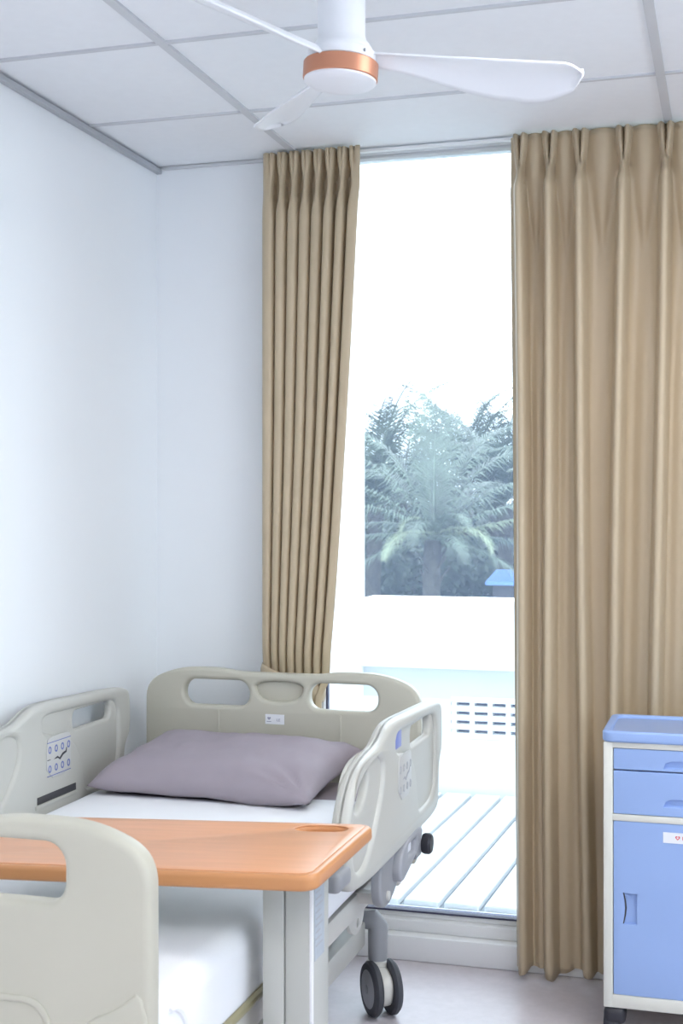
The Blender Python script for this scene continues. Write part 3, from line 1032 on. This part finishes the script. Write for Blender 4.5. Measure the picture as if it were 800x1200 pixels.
drawer(.752, .812, .771)
drawer(.630, .751, .667)
hx0, hx1, hz0, hz1 = KX0 + .052, KX0 + .090, .328, .415
hl = [(hx0, hz0), (hx0 + .004, hz0 + .022), (hx0 + .006, (hz0 + hz1) / 2), (hx0 + .004, hz1 - .022), (hx0, hz1), (hx1, hz1 - .002), (hx1, hz0 + .002)]
dr = part('cabinet_door', B().plate([rrect(KX0 + .0275, KX1 - .0275, .1345, .6115, .004, 2), hl], .018, .0015, mk(KY0 + .012)), 'cabblue', cab, angle=30)
part('handle_recess', B().box(hx0 - .004, hx1 + .004, KY0 + .014, KY0 + .022, hz0 - .004, hz1 + .004), 'cabblue', dr)
part('handle_gap', B().plate([[(hx0 - .001, hz0), (hx0 + .003, hz0 + .022), (hx0 + .005, (hz0 + hz1) / 2), (hx0 + .003, hz1 - .022), (hx0 - .001, hz1), (hx0 + .003, hz1), (hx0 + .008, hz1 - .022), (hx0 + .0105, (hz0 + hz1) / 2), (hx0 + .008, hz0 + .022), (hx0 + .003, hz0)]], .003, .0002, mk(KY0 + .0125)), 'darkslot', dr)
part('door_sticker', B().box(-.181, -.085, KY0 + .0018, KY0 + .0035, .560, .589), 'sticker', dr, label='white sticker with a red heart', flat=True)
part('sticker_heart', B().plate([heart(-.1425, .5755, .0068), heart(-.1425, .5755, .0036)], .0008, .0001, mk(KY0 + .0016)), 'inkred', dr)
part('sticker_print', B().box(-.130, -.095, KY0 + .0012, KY0 + .0019, .570, .580), 'inkred', dr, flat=True)
for x in (KX0 + .03, KX1 - .03):
    for y in (KY0 + .035, KY1 - .04):
        ck = part('cabinet_castor', B().lathe([(.006, -.022), (.036, -.022), (.040, -.016), (.040, .016), (.036, .022), (.006, .022)], (x - .008 * (1 if x < kxm else -1), y, .040), 'X', 28), 'blackplastic', cab)
        part('castor_fork', B().box(x - .030, x + .030, y - .038, y + .034, .050, .098, .017, 4), 'blackplastic', ck)

# ------------------------------------------------------------------ ceiling fan
FC = at(400, 97, 2.9)
fx, fyc = FC.x, FC.y
hang = Matrix.Translation((fx, fyc, 2.46)) @ Matrix.Rotation(R(3.2), 4, Vector((-SN, CS, 0))) @ Matrix.Translation((-fx, -fyc, -2.46))   # the rotor hangs a little out of true
fan = thing('ceiling_fan', (fx, fyc, HC), 'white three-blade ceiling fan with a copper ring around its lamp', 'ceiling fan')
part('mounting_canopy', B().lathe([(.02, HC - .001), (.060, HC - .001), (.060, HC - .05), (.056, HC - .062), (.02, HC - .062)], (fx, fyc, 0), 'Z', 48), 'fanwhite', fan)
part('fan_neck', B().lathe([(.02, HC - .062), (.0525, HC - .062), (.0525, 2.505), (.055, 2.493), (.063, 2.482), (.068, 2.474), (.068, 2.470), (.02, 2.470)], (fx, fyc, 0), 'Z', 48), 'fanwhite', fan)
part('motor_housing', B().lathe([(.02, 2.469), (.074, 2.469), (.076, 2.464), (.076, 2.449), (.074, 2.447), (.02, 2.447)], (fx, fyc, 0), 'Z', 48).xf(hang), 'fanwhite', fan)
part('copper_band', B().lathe([(.03, 2.445), (.081, 2.445), (.0825, 2.443), (.0825, 2.410), (.081, 2.408), (.03, 2.408)], (fx, fyc, 0), 'Z', 56).xf(hang), 'copper', fan, label='matt copper ring')
part('lamp_lens', B().lathe([(.03, 2.408), (.0795, 2.408), (.0795, 2.404), (.074, 2.400), (.055, 2.3965), (.03, 2.3945), (.002, 2.394)], (fx, fyc, 0), 'Z', 56).xf(hang), 'lens', fan)
for k in range(3):
    a = 2 * PI * k / 3 + R(-50) + YAW
    part('screw', B().lathe([(.003, 0), (.004, .001), (.004, .003)], (fx + .0755 * math.cos(a), fyc + .0755 * math.sin(a), 2.455), 'X', 8), 'greyplastic', fan)
for ang in (-3, 105, 226):
    a = R(ang) + YAW

    def blade(u, v):
        r = .045 + .485 * u
        if u < .75:
            wd = .042 + .076 * smooth(.05, .70, u)
        else:
            q = (u - .75) / .25
            wd = .118 * math.sqrt(max(0, 1 - q ** 2.4)) + .006
        lead = -.026 + .012 * u - .0 * u
        if u > .9:
            lead += .03 * ((u - .9) / .1) ** 2
        y = lead + wd * v
        pitch = R(25) * (1 - .12 * u)
        z = -(y) * math.tan(pitch) + .012 * math.sin(PI * v) + .004 * u
        return Vector((r, y, z))
    bl = B().grid(blade, 40, 10)
    m_ = Matrix.Translation((fx, fyc, 2.4500)) @ Matrix.Rotation(a, 4, 'Z')
    o = part('fan_blade', bl.xf(hang @ m_), 'fanwhite', fan, angle=180)
    s = o.modifiers.new('thickness', 'SOLIDIFY')
    s.thickness = .005
    s.offset = 0

# ------------------------------------------------------------------ outside: garden far below and beyond the parapet
GZ = -5.0
part('ground_outside', B().box(-120, 90, BY1 + 2, 160, GZ - .2, GZ), 'grass', label='rough ground below the building', kind='structure')


def frond_bm(p0, az, el, L, droop, seed, width=.24):
    rnd = random.Random(seed)
    b = B()
    n = 60
    pts = []
    p = Vector(p0)
    tang = []
    for k in range(n + 1):
        t = k / n
        e = el - droop * t ** 1.9
        d = Vector((math.cos(az) * math.cos(e), math.sin(az) * math.cos(e), math.sin(e)))
        pts.append(p.copy())
        tang.append(d)
        p = p + d * (L / n)
    t_ = bmesh.new()
    for k in range(3, n + 1):
        t = k / n
        d = tang[k]
        side0 = Vector((-math.sin(az), math.cos(az), 0))
        up = side0.cross(d) * -1
        if up.z < 0 and abs(d.z) < .95:
            up = -up
        ll = L * width * (math.sin(PI * min(1, (t * .92 + .08)) ** .75) ** .7) * rnd.uniform(.8, 1.15) + .08
        for s_ in (-1, 1):
            fwd = .55 + .5 * t
            dr = (side0 * s_ + d * fwd + up * (.25 * rnd.uniform(.2, 1.4))).normalized()
            gdown = Vector((0, 0, -1))
            a0 = pts[k]
            a1 = a0 + dr * ll * .5 + gdown * ll * .06
            a2 = a0 + dr * ll * .85 + gdown * ll * rnd.uniform(.25, .5)
            wv = d * (.011 * L / 2.5)
            v0, v1 = t_.verts.new(a0 - wv), t_.verts.new(a0 + wv)
            v2, v3 = t_.verts.new(a1 - wv * 1.1), t_.verts.new(a1 + wv * 1.1)
            v4 = t_.verts.new(a2)
            t_.faces.new((v0, v1, v3, v2))
            t_.faces.new((v2, v3, v4))
    b.add(t_)
    b.tube(pts[::5], [.035 * L / 2.5 * (1 - .85 * i / (len(pts[::5]) - 1)) for i in range(len(pts[::5]))], 5)
    return b


def palm(loc_px, Z, specs, seed, label, trunk_r=.17):
    c = at(*loc_px, Z)
    root = thing('palm_tree', (c.x, c.y, GZ), label, 'palm tree', 'palms beyond the balcony')
    rnd = random.Random(seed)
    tr = B()
    pts, rr = [], []
    nseg = 24
    for k in range(nseg + 1):
        t = k / nseg
        pts.append((c.x + .05 * math.sin(t * 5 + seed), c.y, GZ + (c.z - .05 - GZ) * t))
        rr.append(trunk_r * (1.25 - .35 * t) * (1 + .12 * (k % 2)))
    tr.tube(pts, rr, 12)
    part('trunk', tr, 'trunk', root)
    for k in range(12):
        a = k * 2.4
        base = Vector((c.x + trunk_r * .6 * math.cos(a), c.y + trunk_r * .6 * math.sin(a), c.z - .25 - .07 * k))
        part('leaf_base', B().beam(base, base + Vector((.22 * math.cos(a), .22 * math.sin(a), .26)), .05, .025), 'trunk', root)
    for i, (az, el, L, dr, pale) in enumerate(specs):
        # az is measured against the view: 0 = to the right of the picture, 90 = away from the viewer
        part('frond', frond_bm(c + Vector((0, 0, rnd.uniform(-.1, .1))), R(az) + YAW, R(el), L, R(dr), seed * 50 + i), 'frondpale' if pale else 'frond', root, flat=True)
    return root


main_specs = [
    # bright ones in front
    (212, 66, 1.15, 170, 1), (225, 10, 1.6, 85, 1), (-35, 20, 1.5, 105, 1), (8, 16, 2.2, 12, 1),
    (172, 6, 2.4, 45, 0), (-70, 10, 1.6, 80, 0), (250, 30, 1.7, 110, 0), (140, 15, 2.4, 50, 0),
    # upright crown
    (120, 84, 2.9, 35, 0), (60, 80, 2.9, 42, 0), (100, 78, 2.9, 22, 0), (30, 70, 3.0, 60, 0), (15, 60, 2.9, 70, 0), (5, 48, 2.9, 75, 0),
    (160, 70, 3.0, 62, 0), (172, 58, 2.9, 70, 0), (185, 46, 2.7, 72, 0), (90, 62, 2.8, 60, 0), (130, 50, 2.8, 70, 0), (50, 48, 2.8, 70, 0),
    (-12, 34, 2.6, 65, 0), (200, 32, 2.5, 70, 0), (75, 88, 2.8, 15, 0), (20, 5, 2.5, 50, 0), (-20, -8, 2.0, 50, 0), (190, -10, 2.1, 50, 0), (300, 55, 1.5, 130, 0),
]
palm((508, 630), 25, main_specs, 1, 'nearest palm with upright crown and bright drooping fronds, centred in the window')


def ring(n, L, seed):
    rnd = random.Random(seed)
    return [(k * 360 / n * 1.0 + rnd.uniform(-12, 12), rnd.choice([20, 35, 50, 62, 74, 82]) + rnd.uniform(-6, 6), L * rnd.uniform(.85, 1.12), rnd.uniform(45, 80), 0) for k in range(n)]


palm((438, 590), 29, ring(20, 3.0, 11), 2, 'palm at the left edge of the glass, half behind the balcony wall')
palm((590, 590), 30, ring(20, 3.0, 12), 3, 'palm beside the right curtain, partly behind the nearest palm')
palm((545, 560), 36, ring(18, 2.9, 13), 4, 'farther palm showing between the two right-hand crowns')
palm((472, 588), 40, ring(18, 3.2, 21), 7, 'far palm showing low between the left palm and the nearest palm')
palm((578, 602), 42, ring(18, 3.2, 22), 8, 'far palm showing low between the nearest palm and the right curtain')
palm((700, 590), 28, ring(18, 3.0, 14), 5, 'palm hidden behind the wide right curtain')
palm((330, 585), 30, ring(18, 3.0, 15), 6, 'palm hidden behind the narrow left curtain')


def bush(px, py, Z, r, seed, label):
    c = at(px, py, Z)
    root = thing('bush', (c.x, c.y, GZ), label, 'bush', 'dark bushes under the palms')
    rnd = random.Random(seed)
    t = bmesh.new()
    for k in range(1500):
        d = Vector((rnd.gauss(0, 1), rnd.gauss(0, 1), rnd.gauss(0, 1))).normalized()
        rr = r * rnd.uniform(.55, 1.0)
        p = c + Vector((d.x * rr * 1.3, d.y * rr, d.z * rr))
        a = Vector((rnd.gauss(0, 1), rnd.gauss(0, 1), rnd.gauss(0, 1))).normalized() * .16
        e = d.cross(a).normalized() * .05
        t.faces.new([t.verts.new(p - a), t.verts.new(p + e), t.verts.new(p + a), t.verts.new(p - e)])
    part('foliage', B().add(t), 'bush', root, flat=True)
    core = bmesh.new()
    bmesh.ops.create_icosphere(core, subdivisions=3, radius=r * .72)
    for v in core.verts:
        v.co *= 1 + .25 * mnoise.noise(v.co * 1.3 + Vector((seed, 0, 0)))
        v.co.x *= 1.3
    part('inner_foliage', B().add(core, Matrix.Translation(c)), 'bush', root)
    part('stem', B().tube([(c.x, c.y, GZ), (c.x, c.y, c.z)], .12, 8), 'trunk', root)


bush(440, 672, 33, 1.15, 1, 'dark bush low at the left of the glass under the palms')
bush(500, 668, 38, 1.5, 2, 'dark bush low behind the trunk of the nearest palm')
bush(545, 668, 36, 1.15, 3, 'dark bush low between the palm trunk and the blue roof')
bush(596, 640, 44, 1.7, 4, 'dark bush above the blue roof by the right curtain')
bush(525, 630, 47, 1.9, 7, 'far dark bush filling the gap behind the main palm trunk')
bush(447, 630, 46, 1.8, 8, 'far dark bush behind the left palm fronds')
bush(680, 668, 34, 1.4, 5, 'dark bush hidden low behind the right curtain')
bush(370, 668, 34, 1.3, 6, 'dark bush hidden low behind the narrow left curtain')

hc = at(601, 678, 25.5)
house = thing('house', (hc.x, hc.y, GZ), 'small far house with a blue sheet roof below the palms', 'house')
hb_ = B().box(hc.x - .40, hc.x + 2.6, hc.y, hc.y + 2, GZ, hc.z - .05)
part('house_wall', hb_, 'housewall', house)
rf = B()
rf.plate([[(hc.y - .25, hc.z - .05), (hc.y + 1.0, hc.z + .13), (hc.y + 2.25, hc.z - .05), (hc.y + 2.25, hc.z - .12), (hc.y + 1.0, hc.z + .05), (hc.y - .25, hc.z - .12)]], 3.4, .01, lambda a, b_, c: (hc.x + 1.2 + c, a, b_))
part('roof', rf, 'bluesheet', house, angle=20)
part('house_window', B().box(hc.x + .1, hc.x + .7, hc.y - .02, hc.y + .03, hc.z - 1.6, hc.z - .7), 'slot', house)
